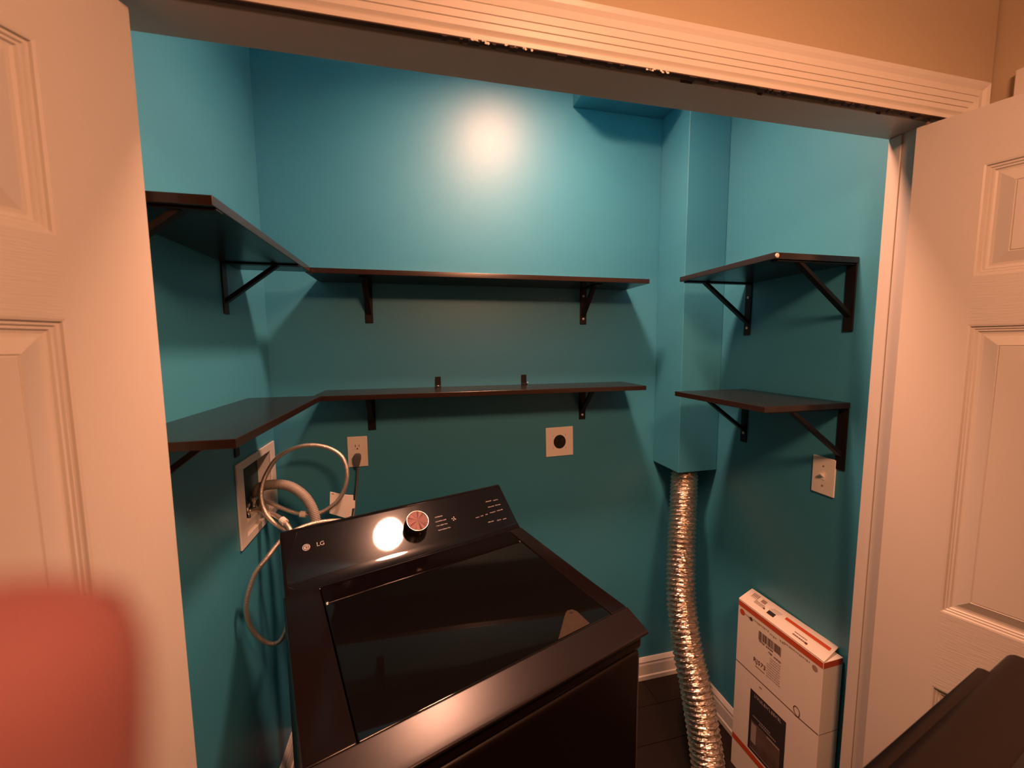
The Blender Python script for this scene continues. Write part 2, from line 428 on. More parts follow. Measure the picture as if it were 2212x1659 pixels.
bracket('bracket under the lower right shelf, the near one touching the switch', (XR, .886, zl-.011), pi, .265, .182, ())
for xx, lb in ((.070, 'small black clip standing on the lower back shelf, left one'), (.408, 'small black clip with a screw on the lower back shelf, right one')):
    t = thing('shelf_clip', lb, 'clip', (xx, YB, ZL), 0, 'clips on the lower back shelf')
    bm = NB(); prism(bm, [(-.0005,0),(-.022,0),(-.022,.004),(-.006,.006),(-.006,.039),(-.0005,.039)], 0, -.0105, .0105); link('clip_body', bm, BRKT, t, bevel=.001)
    bm = NB(); lathe(bm, [(0,.0025),(.003,.002),(.0035,0)], 12)
    sc = link('screw', bm, STEEL, t, loc=(.013 if xx > .2 else 0, -.012, .0042 if xx < .2 else .008), smooth=True)

# ------------------------------------------------------------------ wall plates
def ploc(p): return p
t = thing('duplex_outlet', 'cream duplex wall outlet with a grey plug in its lower socket', 'outlet', (-.229, YB, EYE-.387))
bm = NB(); bx(bm, -.035, .035, -.0055, 0, -.0572, .0572); link('plate', bm, PLATE, t, bevel=.0025)
for zc in (.0195, -.0195):
    bm = NB()
    pts = [(.0165*cos(a)*1.0, max(-.0135, min(.0135, .0172*sin(a)))) for a in [2*pi*k/32 for k in range(32)]]
    A = [bm.verts.new((x, -.0055, zc+z)) for x, z in pts]; B = [bm.verts.new((x, -.0072, zc+z)) for x, z in pts]
    for k in range(32): bm.faces.new((A[k], A[(k+1)%32], B[(k+1)%32], B[k]))
    bm.faces.new(B)
    so = link('socket', bm, PLATE, t)
    bm = NB(); bx(bm, -.0075, -.0053, -.0076, -.007, zc-.001, zc+.0075); bx(bm, .0053, .0073, -.0076, -.007, zc, zc+.0068)
    lathe_pts = [(.0026*cos(a), zc-.0075+.0026*sin(a)) for a in [2*pi*k/12 for k in range(12)]]
    prism(bm, lathe_pts, 1, -.0076, -.007); link('slot', bm, SLOTM, so)
bm = NB(); lathe(bm, [(0,.0016),(.002,.0014),(.0028,0)], 12); bmesh.ops.rotate(bm, verts=bm.verts, cent=(0,0,0), matrix=Matrix.Rotation(pi/2, 3, 'X'))
bmesh.ops.translate(bm, verts=bm.verts, vec=(0,-.0055,0)); link('screw', bm, PLATE, t, smooth=True)

t = thing('power_cord', 'grey washer power cord plugged into the wall outlet', 'cord', (-.229, YB-.008, EYE-.407))
bm = NB(); prism(bm, [(-.0125,.010),(-.008,.016),(.008,.016),(.0125,.010),(.0125,-.004),(.0085,-.020),(.006,-.030),(-.006,-.030),(-.0085,-.020),(-.0125,-.004)], 1, -.026, 0)
link('plug', bm, CORD, t, bevel=.003)
pth = [(-.229,1.527,1.112),(-.229,1.527,1.095),(-.232,1.523,1.054),(-.236,1.512,1.009),(-.240,1.495,.966),(-.246,1.475,.923),(-.250,1.46,.865),(-.26,1.45,.70),(-.25,1.44,.45),(-.22,1.43,.25),(-.16,1.40,.12)]
bm = NB(); tube(bm, [v-Vector((-.229, YB-.008, EYE-.407)) for v in smoothpath(pth)], .0040, 10); link('cable', bm, CORD, t, smooth=True)

t = thing('range_receptacle', 'square cream plate with a round black dryer socket', 'outlet', (.560, YB, EYE-.3975), 0)
t.rotation_euler = (0, radians(-1.1), 0)
bm = NB(); bx(bm, -.0595, .0595, -.0052, 0, -.061, .061); link('plate', bm, PLATE, t, bevel=.002)
bm = NB(); prism(bm, [(.0262*cos(2*pi*k/40), .0285*sin(2*pi*k/40)) for k in range(40)], 1, -.0068, -.004); sk = link('socket', bm, SLOTM, t)
bm = NB(); bx(bm, -.0015, .0015, -.0071, -.0066, -.017, -.007); bx(bm, -.013, -.010, -.0071, -.0066, -.002, .012); bx(bm, .010, .013, -.0071, -.0066, -.002, .012); link('slot', bm, LEDGE, sk)
bm = NB()
for a in (.8, 2.4, 3.9, 5.5):
    prism(bm, [(.038*cos(a)+.0016*cos(b), .038*sin(a)+.0016*sin(b)) for b in [2*pi*k/8 for k in range(8)]], 1, -.0056, -.005)
link('screw_hole', bm, INKL, t)['kind'] = 'stuff'

t = thing('light_switch', 'cream toggle light switch plate on the right wall', 'switch', (XR, .930, EYE-.396), pi/2)
bm = NB(); bx(bm, -.0350, .0350, -.0001, .0055, -.0572, .0572); link('plate', bm, PLATE, t, bevel=.0025)
bm = NB(); bx(bm, -.0055, .0055, .0055, .0065, -.0125, .0125); sl = link('switch_frame', bm, PLATE, t, bevel=.0005)
bm = NB(); prism(bm, [(.0055,-.005),(.0055,.005),(.018,.011),(.019,.005)], 0, -.004, .004); tg = link('toggle', bm, PLATE, t, bevel=.001)
for z in (.030, -.030):
    bm = NB(); lathe(bm, [(0,.0016),(.002,.0014),(.003,0)], 12); bmesh.ops.rotate(bm, verts=bm.verts, cent=(0,0,0), matrix=Matrix.Rotation(-pi/2, 3, 'X'))
    bmesh.ops.translate(bm, verts=bm.verts, vec=(0,.0055,z)); link('screw', bm, INKL, t, smooth=True)

# ------------------------------------------------------------------ washer outlet box in the left wall
t = thing('washer_outlet_box', 'white recessed washer outlet box in the left wall', 'outlet box', (XL, 1.379, 1.0965))
fy, fz = .151, .1245
iy, iz = .108, .100
bm = NB()
def ring(bm, y0, z0, y1, z1, x0, x1):
    # rectangular frame, outer half-size y0,z0 inner y1,z1
    o = [(-y0,-z0),(y0,-z0),(y0,z0),(-y0,z0)]; i = [(-y1,-z1),(y1,-z1),(y1,z1),(-y1,z1)]
    V = [[bm.verts.new((x, a, b)) for a, b in q] for x in (x0, x1) for q in (o, i)]
    for k in range(4):
        k2 = (k+1) % 4
        bm.faces.new((V[0][k], V[0][k2], V[1][k2], V[1][k])); bm.faces.new((V[2][k], V[2][k2], V[3][k2], V[3][k]))
        bm.faces.new((V[0][k], V[0][k2], V[2][k2], V[2][k])); bm.faces.new((V[1][k], V[1][k2], V[3][k2], V[3][k]))
ring(bm, fy, fz, iy, iz, .0002, .006); link('frame', bm, WHITE, t, bevel=.0015)
bm = NB(); ring(bm, iy+.004, iz+.004, iy, iz, -.036, .0003); link('box_side', bm, WHITE, t)
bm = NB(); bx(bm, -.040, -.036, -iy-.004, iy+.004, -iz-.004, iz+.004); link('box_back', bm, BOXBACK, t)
bm = NB(); bx(bm, -.035, -.004, -iy+.004, iy-.012, -iz+.001, -iz+.030); link('valve_shelf', bm, WHITE, t, bevel=.003)
for y in (-.045, .010):
    bm = NB(); lathe(bm, [(0,0),(.011,0),(.011,.012),(.007,.016),(.007,.034),(.012,.036),(.012,.046),(0,.046)], 16)
    link('valve', bm, CHROME, t, loc=(-.019, y, -iz+.030))

def hose(name, label, pts, r, m, cat='hose', ends=True, n=12, rad=None, group=None, sub=10):
    o0 = Vector(pts[0]); t = thing(name, label, cat, o0, 0, group)
    P = [v-o0 for v in smoothpath(pts, sub)]
    bm = NB(); tube(bm, P, rad or r, n); link('hose_tube', bm, m, t, smooth=True)
    if ends:
        bm = NB(); tube(bm, [P[0], P[3]], r*1.45, 14); link('coupling', bm, CHROME, t, smooth=False, bevel=.001)
    return t, P
A = [(-.530,1.430,1.052),(-.508,1.415,1.050),(-.475,1.400,1.041),(-.427,1.383,1.021),(-.377,1.370,1.008),(-.318,1.365,1.012),(-.262,1.365,1.055),(-.2385,1.368,1.122),(-.252,1.378,1.184),(-.302,1.390,1.219),(-.374,1.398,1.2265),(-.443,1.398,1.199),(-.480,1.388,1.148),(-.494,1.372,1.097),(-.484,1.352,1.047),(-.455,1.332,1.010),(-.409,1.310,.985),(-.353,1.310,.955),(-.325,1.315,.900),(-.32,1.32,.80)]
tA, PA = hose('inlet_hose', 'braided steel inlet hose making the big round loop', A, .0068, BRAID, group='washer inlet hoses')
bm = NB(); tube(bm, [PA[40]-(PA[41]-PA[39])*.8, PA[40]+(PA[41]-PA[39])*.8], .0102, 12); cl = link('hose_clip', bm, PLATE, tA); cl['label'] = 'pale plastic clip'
B = [(-.532,1.385,1.030),(-.520,1.381,1.032),(-.500,1.372,1.033),(-.452,1.342,1.026),(-.410,1.305,1.011),(-.388,1.285,.985),(-.372,1.283,.93),(-.38,1.285,.84)]
tB, PB = hose('inlet_hose', 'braided steel inlet hose dropping straight behind the washer', B, .0070, BRAID, group='washer inlet hoses')
bm = NB(); tube(bm, [PB[38]-(PB[39]-PB[37])*.9, PB[38]+(PB[39]-PB[37])*.9], .0104, 12); cl = link('hose_clip', bm, PLATE, tB); cl['label'] = 'pale plastic clip'
Cc = [(-.20,1.30,.972),(-.229,1.294,.999),(-.262,1.283,1.012),(-.304,1.262,1.021),(-.343,1.244,1.020),(-.371,1.228,1.013),(-.395,1.214,.999),(-.424,1.184,.966),(-.452,1.170,.929),(-.470,1.160,.873),(-.474,1.160,.826),(-.464,1.165,.772),(-.438,1.175,.726),(-.409,1.18,.716),(-.390,1.19,.745),(-.384,1.21,.80),(-.36,1.26,.86)]
hose('inlet_hose', 'braided steel hose looping low beside the washer left side', Cc, .0064, BRAID, ends=False, group='washer inlet hoses')
Dn = [(-.524,1.440,1.020),(-.527,1.430,1.062),(-.512,1.412,1.094),(-.462,1.390,1.108),(-.413,1.378,1.101),(-.371,1.366,1.071),(-.347,1.356,1.033),(-.337,1.348,1.000),(-.335,1.344,.970),(-.338,1.344,.88),(-.345,1.345,.6),(-.34,1.345,.3)]
hose('drain_hose', 'grey corrugated drain hose arching out of the outlet box', Dn, .0155, DRAIN, ends=False, n=16, rad=lambda i, L: .0150+.0011*sin(L*2*pi/.0052), sub=26)
t = thing('paper_tag', 'white paper card hanging among the hoses behind the washer', 'card', (-.262, 1.388, 1.02))
bm = NB()
pts = [(-.035,.049),(.004,.036),(.036,.030),(.0355,.012),(.041,.011),(.0395,-.014),(.031,-.015),(.027,-.040),(.008,-.045),(-.040,-.024)]
prism(bm, [(x, z) for x, z in pts], 1, -.0012, .0012); link('card', bm, CARD, t)
bm = NB(); prism(bm, [(-.030,.044),(-.022,.0415),(-.024,.0385),(-.031,.041)], 1, -.0014, -.0012); link('printed_mark', bm, INKL, t)

# ------------------------------------------------------------------ washer
WY = radians(19.1)
U = Vector((cos(WY), sin(WY), 0)); V = Vector((-sin(WY), cos(WY), 0))
uc, vc = .361, .880
ws = thing('washing_machine', 'black top-load washing machine standing askew in the teal closet', 'washer', U*uc+V*vc, WY)
X0, X1 = .018-uc, .704-uc
def vy(v): return v-vc
bm = NB(); bx(bm, X0, X1, vy(.567), vy(1.19), .030, .852); link('cabinet', bm, BODY, ws, bevel=.014)
bm = NB(); bx(bm, X0-.0006, X1+.0006, vy(.5655), vy(1.191), .8545, .886)
# front lip band with scooped ends that carry the lid
link('top_band', bm, BODY, ws, bevel=.010)
bm = NB()
prism(bm, [(vy(.566), .886), (vy(.566), .8935), (vy(.572), .8955), (vy(.600), .897), (vy(.600), .886)], 0, X0+.004, X1-.012); link('front_ledge', bm, LEDGE, ws)
bm = NB(); bx(bm, X0+.010, X1-.030, vy(.592), vy(1.18), .888, .9125); link('recess', bm, SLOTM, ws)
for xa, xb in ((X1-.034, X1), (X0, X0+.034)):
    bm = NB(); bx(bm, xa, xb, vy(.566), vy(1.06), .886, .911); link('side_block', bm, LEDGE if xa > 0 else BODY, ws, bevel=.007)
def ztop(v): return .9180+(v-.55)*(.9465-.9180)/(1.065-.55)
def deck(bm, x0, x1, v0, v1, th, lift=0):
    prism(bm, [(vy(v0), ztop(v0)-th+lift), (vy(v0), ztop(v0)+lift), (vy(v1), ztop(v1)+lift), (vy(v1), ztop(v1)-th+lift)], 0, x0, x1)
gx0, gx1, gv0, gv1 = .096-uc, .655-uc, .6135, .992
bm = NB()
for xa, xb in ((X0, gx0), (gx1, X1)):
    prism(bm, [(vy(gv0), ztop(gv0)-.034), (vy(gv0), ztop(gv0)+.0074), (vy(.74), ztop(.74)+.0035), (vy(1.068), ztop(1.068)), (vy(1.068), ztop(1.068)-.034)], 0, xa, xb)
    prism(bm, [(vy(.578), .905), (vy(.578), .914), (vy(gv0+.001), .9155), (vy(gv0+.001), .905)], 0, xa, xb); deck(bm, gx0, gx1, gv1, 1.068, .034)
link('top_frame', bm, BLACKM, ws, bevel=.0035)
bm = NB()
zg = ztop(gv0)+.0078
cur = [(gv0-.0012, zg), (gv0-.004, zg-.0006), (.598, zg-.0047), (.586, zg-.0089), (.574, zg-.0132), (.562, zg-.0175), (.553, zg-.0208), (.549, zg-.0228)]
low = [(.549, zg-.0285), (.560, zg-.0285), (.596, zg-.023), (gv0-.0012, zg-.014)]
prism(bm, [(vy(a), b) for a, b in cur+low], 0, X0+.0005, X1-.0005)
lfr = link('lid_front', bm, BLACKS, ws, bevel=.0016)
bm = NB()
prism(bm, [(vy(gv0), ztop(gv0)-.008), (vy(gv0), ztop(gv0)+.0072), (vy(.66), ztop(.66)+.0064), (vy(.76), ztop(.76)+.0035), (vy(gv1-.003), ztop(gv1-.003)+.0003), (vy(gv1-.003), ztop(gv1-.003)-.010)], 0, gx0+.002, gx1-.002)
gl = link('lid_glass', bm, GLASS, ws, bevel=.0020)
for xa in (gx0+.004, gx1-.010):
    bm = NB(); deck(bm, xa, xa+.006, gv1-.004, gv1+.003, .004, .0030); link('lid_hinge', bm, CHROME, ws, bevel=.001)
# taupe tab on the glass, standing in for the dispenser drawer beneath
bm = NB()
tl = [(.499,.6165),(.5885,.6165),(.5895,.660),(.584,.671),(.572,.674),(.562,.669)]
zt = lambda v: ztop(v)+.0078
A_ = [bm.verts.new((u_-uc, vy(v_), zt(v_))) for u_, v_ in tl]; B_ = [bm.verts.new((u_-uc, vy(v_), zt(v_)+.0006)) for u_, v_ in tl]
for k in range(len(tl)): bm.faces.new((A_[k], A_[(k+1)%len(tl)], B_[(k+1)%len(tl)], B_[k]))
bm.faces.new(B_)
tb = link('dispenser', bm, TAGM, ws); tb['label'] = 'taupe tapered tab at the lid corner'
bm = NB(); prism(bm, [(.5755-uc+.0040*cos(a), vy(.664)+.003*sin(a)) for a in [2*pi*k/14 for k in range(14)]], 2, zt(.664)+.0004, zt(.664)+.0012)
link('dispenser_hole', bm, SLOTM, tb)
# console
sl = math.atan2(.105, .135)
prof = [(1.058,.900),(1.058,.9460)]
prof += [(1.066,.9478),(1.074,.9514),(1.083,.9573),(1.093,.9640)]
prof += [(1.196,1.0465),(1.2015,1.0501),(1.208,1.0515),(1.214,1.0490),(1.222,1.036),(1.228,.98),(1.228,.900)]
bm = NB(); prism(bm, [(vy(a), b) for a, b in prof], 0, X0+.001, X1-.001)
con = link('console', bm, CONSOLE, ws, bevel=0)
for p in con.data.polygons: p.use_smooth = True
b = con.modifiers.new('bevel', 'BEVEL'); b.width = .014; b.segments = 5; b.limit_method = 'ANGLE'; b.angle_limit = radians(62)
con.modifiers.new('wn', 'WEIGHTED_NORMAL')
# frame on the sloped face: s along u, t up the slope
p0 = Vector((0, vy(1.102), .9712)); p1 = Vector((0, vy(1.196), 1.0465))
tdir = (p1-p0).normalized(); ndir = Vector((1,0,0)).cross(tdir)
def cface(u_, t_, n_=0):      # t measured from the foot of the slope as in (v=1.065, z=.946)
    return Vector((u_-uc, 0, 0)) + p0 + tdir*(t_-.043) + ndir*n_
def cq(bm, u0_, u1_, t0_, t1_, n0=.0003, n1=.0007):
    q = [cface(u0_,t0_,n1), cface(u1_,t0_,n1), cface(u1_,t1_,n1), cface(u0_,t1_,n1)]
    bm.faces.new([bm.verts.new(x) for x in q])
rotc = Matrix((Vector((1,0,0)), tdir, ndir)).transposed().to_euler()
# knob
kn = bpy.data.objects.new('knob', None); C.objects.link(kn); kn.parent = ws; kn.location = cface(.371, .094); kn.rotation_euler = rotc
kn.empty_display_size = .02
bm = NB(); lathe(bm, [(0,0),(.0345,0),(.0350,.003),(.0335,.030),(.0330,.0335),(0,.0335)], 48); link('knob_side', bm, KNOBS, kn, smooth=False, bevel=.001)
bm = NB(); lathe(bm, [(.0330,.0330),(.0334,.0345),(.0325,.0360),(.0312,.0355)], 48); link('knob_ring', bm, RING, kn, smooth=True)
bm = NB()
n = 64; c0 = bm.verts.new((0,0,.0358)); rr = []
for k in range(n):
    a = 2*pi*k/n; rr.append(bm.verts.new((.0315*cos(a), .0315*sin(a), .0352+.0009*sin(a*7+.6)*sin(a*3))))
for k in range(n): bm.faces.new((c0, rr[k], rr[(k+1)%n]))
link('knob_face', bm, KNOBT, kn)
bm = NB(); bx(bm, -.0015, .0015, -.0352, -.0335, .014, .023); link('knob_mark', bm, RING, kn)
# logo and print
text('logo', 'LG', .0165, LOGO, ws, cface(.112, .1135, .0003), rotc, align='CENTER')
bm = NB()
c = cface(.0775, .113, .0005); ringp = []
n = 28; R1 = .0095
vs = [bm.verts.new(c + Vector((1,0,0))*R1*cos(2*pi*k/n) + tdir*R1*sin(2*pi*k/n)) for k in range(n)]; bm.faces.new(vs)
lg = link('logo', bm, LOGO, ws)
bm = NB()
def arc(bm, cc, r, a0, a1, wd, n=14, h=.0009):
    prev = None
    for k in range(n+1):
        a = a0+(a1-a0)*k/n; d = Vector((1,0,0))*cos(a)+tdir*sin(a)
        pr = (bm.verts.new(cc+d*(r-wd/2)+ndir*h), bm.verts.new(cc+d*(r+wd/2)+ndir*h))
        if prev: bm.faces.new((prev[0], prev[1], pr[1], pr[0]))
        prev = pr
cc = cface(.0775, .113)
arc(bm, cc, .0070, radians(20), radians(360), .0011, 24)
def bar(bm, cc, x0, x1, t0, t1, h=.0009):
    bm.faces.new([bm.verts.new(cc+Vector((1,0,0))*a+tdir*b_+ndir*h) for a, b_ in ((x0,t0),(x1,t0),(x1,t1),(x0,t1))])
bar(bm, cc, .0005, .0072, -.0007, .0005); bar(bm, cc, -.0008, .0003, -.0036, .0036); bar(bm, cc, -.0008, .0020, -.0036, -.0027)
bm.faces.new([bm.verts.new(cc+Vector((1,0,0))*(-.0036+.0011*cos(a))+tdir*(.0026+.0011*sin(a))+ndir*.0009) for a in [2*pi*k/10 for k in range(10)]])
link('logo_face', bm, CONSOLE, lg)
def scribble(bm, u0_, t_, ln, h, seed, gap=.35):
    """a word-like row of small strokes"""
    random.seed(seed); x = u0_
    while x < u0_+ln:
        wd = random.uniform(.0010, .0022)*h/.0045
        hh = h*random.uniform(.55, 1)
        cq(bm, x, x+wd*.45, t_-h/2, t_-h/2+hh)
        cq(bm, x, x+wd, t_-h/2+random.uniform(0,.5)*h, t_-h/2+random.uniform(.55,.7)*h)
        x += wd*1.35 + (.0012 if random.random() < .12 else 0)
bm = NB()
for i, (u_, t_, l_) in enumerate(((.437,.108,.024),(.434,.093,.036),(.432,.079,.036),(.434,.064,.038))): scribble(bm, u_, t_, l_, .0048, 10+i)
for i, (u_, t_, l_) in enumerate(((.622,.119,.022),(.650,.1175,.020),(.622,.098,.021),(.650,.098,.020),(.620,.077,.022),(.648,.078,.022),(.566,.073,.012),(.584,.074,.010),(.602,.075,.008),(.600,.047,.020),(.633,.045,.015),(.655,.044,.014))): scribble(bm, u_, t_, l_, .0045, 30+i)
for dx, dt in ((0,0),(.007,.004),(.003,-.006),(.010,-.004),(.0065,-.001)): cq(bm, .487+dx, .4905+dx, .088+dt, .0915+dt)
pr = link('printed_text', bm, PRINT, ws); pr['label'] = 'fine pale control lettering'; pr['kind'] = 'stuff'
for a_, b_ in ((X0+.05, vy(.61)), (X1-.05, vy(.61)), (X0+.05, vy(1.14)), (X1-.05, vy(1.14))):
    bm = NB(); lathe(bm, [(0,0),(.022,0),(.022,.008),(.012,.012),(.012,.031),(0,.031)], 16); link('foot', bm, SLOTM, ws, loc=(a_, b_, 0))

# ------------------------------------------------------------------ foil duct
o0 = Vector((1.085, 1.445, 1.06))
dp = [(1.087,1.447,1.12),(1.085,1.445,1.02),(1.068,1.424,.970),(1.028,1.372,.880),(.972,1.299,.735),(.930,1.232,.597),(.906,1.160,.470),(.900,1.105,.375),(.896,1.060,.276),(.886,1.012,.170),(.86,.965,.095),(.80,.90,.062),(.70,.82,.058),(.60,.72,.058)]
du = thing('dryer_duct', 'crinkled silver foil dryer duct hanging from the teal chase', 'duct', o0)
P = [v-o0 for v in smoothpath(dp, 56)]
bm = NB(); random.seed(5)
prw = [0]
def drad(i, L):
    ph = (L/.0165) % 1.0
    return .0478 + .0062*(1-abs(ph*2-1))**1.6 if False else .0470+.0065*max(0, 1-abs(ph-.5)*2.4)
rings = tube(bm, P, drad, 40)
for rg in rings:
    cpt = sum((v.co for v in rg), Vector())/len(rg)
    for k, v in enumerate(rg):
        v.co += (v.co-cpt).normalized()*random.uniform(-.0013, .0013)
link('foil_tube', bm, FOIL, du, smooth=False)

# ------------------------------------------------------------------ carton
cb = thing('flat_carton', 'tall flat white carton with orange stripes leaning on the right wall', 'box', (1.089, 1.132, 0), radians(-88.05))
BW, BT, BH = .301, .074, .641
bm = NB(); bx(bm, 0, BW, 0, BT, .0, BH); link('carton', bm, CARTON, cb, bevel=.0018)
# raised loose end flap
bm = NB()
q = [(0,0,BH+.0008),(BW+.001,0,BH+.0008),(.281,.083,BH+.012),(-.024,.083,BH+.008)]
a_ = [bm.verts.new(p) for p in q]; b_ = [bm.verts.new((p[0],p[1],p[2]+.003)) for p in q]
for k in range(4): bm.faces.new((a_[k], a_[(k+1)%4], b_[(k+1)%4], b_[k]))
bm.faces.new(b_); bm.faces.new(a_[::-1]); flp = link('end_flap', bm, CARTON, cb, bevel=.001)
def fz_(s, t_):   # point on the flap
    k = t_/.083; xs = (0-.024*k) + s*((.281+.024)*k + (BW+.001)*(1-k))/BW
    return Vector((xs, t_, BH+.0008+.003+.0006+k*(.008+.004*s/BW)))
def fq(bm, s0, s1, t0, t1): bm.faces.new([bm.verts.new(fz_(a, b)) for a, b in ((s0,t0),(s1,t0),(s1,t1),(s0,t1))])
bm = NB(); fq(bm, .150, .292, .047, .060); st = link('orange_stripe', bm, ORANGE, flp)
bm = NB()
fq(bm, .098, .124, .021, .040); link('dark_block', bm, NAVY, flp)
bm = NB(); random.seed(9)
for k in range(10):
    if k % 2 == 0: fq(bm, .022+.0026*k, .024+.0026*k, .050, .070)
fq(bm, .020, .048, .045, .0465)
for r_ in range(3):
    x = .044
    while x < .082: 
        wd = random.uniform(.002,.004); fq(bm, x, x+wd, .028+.0055*r_, .031+.0055*r_); x += wd*1.4
fq(bm, .080, .087, .027, .034)
for r_ in range(2):
    x = .196
    while x < .235:
        wd = random.uniform(.002,.004); fq(bm, x, x+wd, .013+.013*r_, .0185+.013*r_ - (.002 if r_ else 0)); x += wd*1.35
fq(bm, .236, .243, .011, .019)
link('printed_text', bm, INK, flp)['kind'] = 'stuff'
bm = NB(); fq(bm, .058, .076, .048, .066); fq(bm, .095, .130, .044, .046); fq(bm, .099, .134, .050, .052); fq(bm, .104, .136, .056, .058); link('faint_print', bm, INKL, flp)['kind'] = 'stuff'
def sq(bm, s0, s1, h0, h1, y=-.0006): bm.faces.new([bm.verts.new((s, y, BH-h)) for s, h in ((s0,h0),(s1,h0),(s1,h1),(s0,h1))])
bm = NB(); sq(bm, 0.001, BW-.001, .0015, .0195)
bm.faces.new([bm.verts.new((BW+.0006, t_, BH-h)) for t_, h in ((.001,.0015),(BT-.001,.0015),(BT-.001,.0195),(.001,.0195))])
link('orange_stripe', bm, ORANGE, cb)
bm = NB(); sq(bm, .001, BW-.001, .514, .536); link('orange_stripe', bm, ORANGE, cb); bm = NB()
bm.faces.new([bm.verts.new((.019+.0105*cos(a), -.0006, BH-.037+.0105*sin(a))) for a in [2*pi*k/24 for k in range(24)]])
link('orange_dot', bm, ORANGE, cb)
bm = NB(); random.seed(21)
x = .088
while x < .173:      # barcode
    wd = random.choice((.0012, .0012, .0022, .0035)); dk = random.random()
    sq(bm, x, x+wd, .056, .084 + (.003 if x < .1 or x > .165 else 0)); x += wd + random.choice((.0010, .0015, .0022))
for row, (s0, s1, h) in enumerate(((.092,.112,.091),(.118,.142,.091),(.128,.143,.104),(.148,.172,.106))):
    x = s0
    while x < s1:
        wd = random.uniform(.002, .004); sq(bm, x, x+wd*.8, h-.0035, h+random.uniform(.001,.0035)); x += wd*1.25
# closing line with its little loop
def line(bm, P2, wd=.0024):
    for (a, b) in zip(P2, P2[1:]):
        d = Vector((b[0]-a[0], b[1]-a[1])); L = d.length
        if L < 1e-6: continue
        nx, nz = -d.y/L*wd/2, d.x/L*wd/2
        bm.faces.new([bm.verts.new((s, -.0007, BH-h)) for s, h in ((a[0]+nx,a[1]+nz),(b[0]+nx,b[1]+nz),(b[0]-nx,b[1]-nz),(a[0]-nx,a[1]-nz))])
line(bm, [(.001,.229),(.222,.229),(.229,.231),(.236,.231),(.2415,.226),(.2430,.217),(.2415,.208),(.236,.202),(.229,.201),(.224,.206),(.223,.213),(.226,.222),(.232,.2285),(.240,.230),(BW-.001,.226)])
bm.faces.new([bm.verts.new((BW+.0007, t_, BH-h)) for t_, h in ((.0,.2255),(BT-.002,.2265),(BT-.002,.2280),(.0,.2270))])
bm.faces.new([bm.verts.new((.056+.0065*cos(a), -.0007, BH-.0375+.0065*sin(a))) for a in [2*pi*k/20 for k in range(20)]])
link('printed_text', bm, INK, cb)['kind'] = 'stuff'
text('printed_number', 'RJ573', .021, INK, cb, (.097, -.0004, BH-.170), (pi/2, 0, 0))
bm = NB(); random.seed(4)
for s0, s1, h in ((.03,.05,.037),(.065,.125,.034),(.13,.15,.038),(.165,.185,.034),(.178,.262,.031)):
    x = s0
    while x < s1:
        wd = random.uniform(.003, .006); sq(bm, x, x+wd*.8, h-.003, h+random.uniform(0,.004)); x += wd*1.3
bm.faces.new([bm.verts.new((.278+.0085*cos(a), -.0006, BH-.036+.0085*sin(a))) for a in [2*pi*k/20 for k in range(20)]])
for r_ in range(9):
    x = .125 if r_ > 2 else .135
    while x < .172:
        wd = random.uniform(.002, .005); sq(bm, x, x+wd*.8, .117+.0085*r_, .120+.0085*r_); x += wd*1.3
sq(bm, .082, .118, .187, .190); sq(bm, .101, .112, .248, .252)
link('faint_print', bm, INKL, cb)['kind'] = 'stuff'
ps = NB(); sq(ps, .069, .203, .283, .505, -.0009); ps_o = link('picture_label', ps, NAVY, cb)
bm = NB(); random.seed(13); x = .086
while x < .182:
    wd = random.uniform(.004, .0065); h0 = .2965
    if random.random() > .12:
        sq(bm, x, x+wd*.35, h0-.006, h0+.006, -.0014); sq(bm, x, x+wd*.85, h0-.006 if random.random() < .5 else h0+.003, h0-.003 if random.random() < .5 else h0+.006, -.0015)
    x += wd*1.25
for s0, s1, h in ((.084,.150,.372),(.110,.170,.381)):
    x = s0
    while x < s1:
        wd = random.uniform(.003, .005); sq(bm, x, x+wd*.8, h-.0028, h+.0028, -.0014); x += wd*1.3
link('label_lettering', bm, POSTW, ps_o)['kind'] = 'stuff'
bm = NB(); sq(bm, .077, .189, .392, .492, -.0013); link('label_picture', bm, POSTB, ps_o)
bm = NB(); sq(bm, .077, .189, .4935, .4965, -.0015); sq(bm, .140, .186, .393, .399, -.0016); sq(bm, .080, .100, .400, .470, -.0016); link('picture_pale', bm, POSTW, ps_o)['kind'] = 'stuff'

# ------------------------------------------------------------------ dryer in the hall
DY = radians(12.5)
dl = Vector((cos(DY), sin(DY), 0)); dv = Vector((-sin(DY), cos(DY), 0))
rc = Vector((.775, .372, 0))      # right rear corner of the rear lip
dr = thing('clothes_dryer', 'dark front-load dryer standing in the hall by the right door', 'dryer', rc - dl*.30 - dv*.34, DY)
ZC = 1.086
bm = NB(); bx(bm, -.343, .343, -.34, .335, .03, .930); link('cabinet', bm, DRYB, dr, bevel=.012)
bm = NB(); bx(bm, -.348, .348, -.345, .338, .930, .950); link('top_panel', bm, DRYB, dr, bevel=.006)
bm = NB(); bx(bm, -.30, .300, .318, .340, .950, ZC-.002); link('rear_panel', bm, DRYB, dr, bevel=.008)
bm = NB(); prism(bm, [(.329,.950),(.329,ZC-.006),(.322,ZC+.001),(.305,ZC+.002),(.262,ZC-.004),(.200,ZC-.085),(.192,.960),(.192,.950)], 0, -.348, .372); link('console', bm, DRYB, dr, bevel=.010)
bm = NB(); bx(bm, -.33, .300, .2585, .2655, ZC-.0045, ZC+.0012); link('groove', bm, SLOTM, dr)
bm = NB(); prism(bm, [(.256,ZC-.010),(.205,ZC-.077),(.203,ZC-.075),(.254,ZC-.008)], 0, -.32, .34); link('control_panel', bm, CONSOLE, dr)
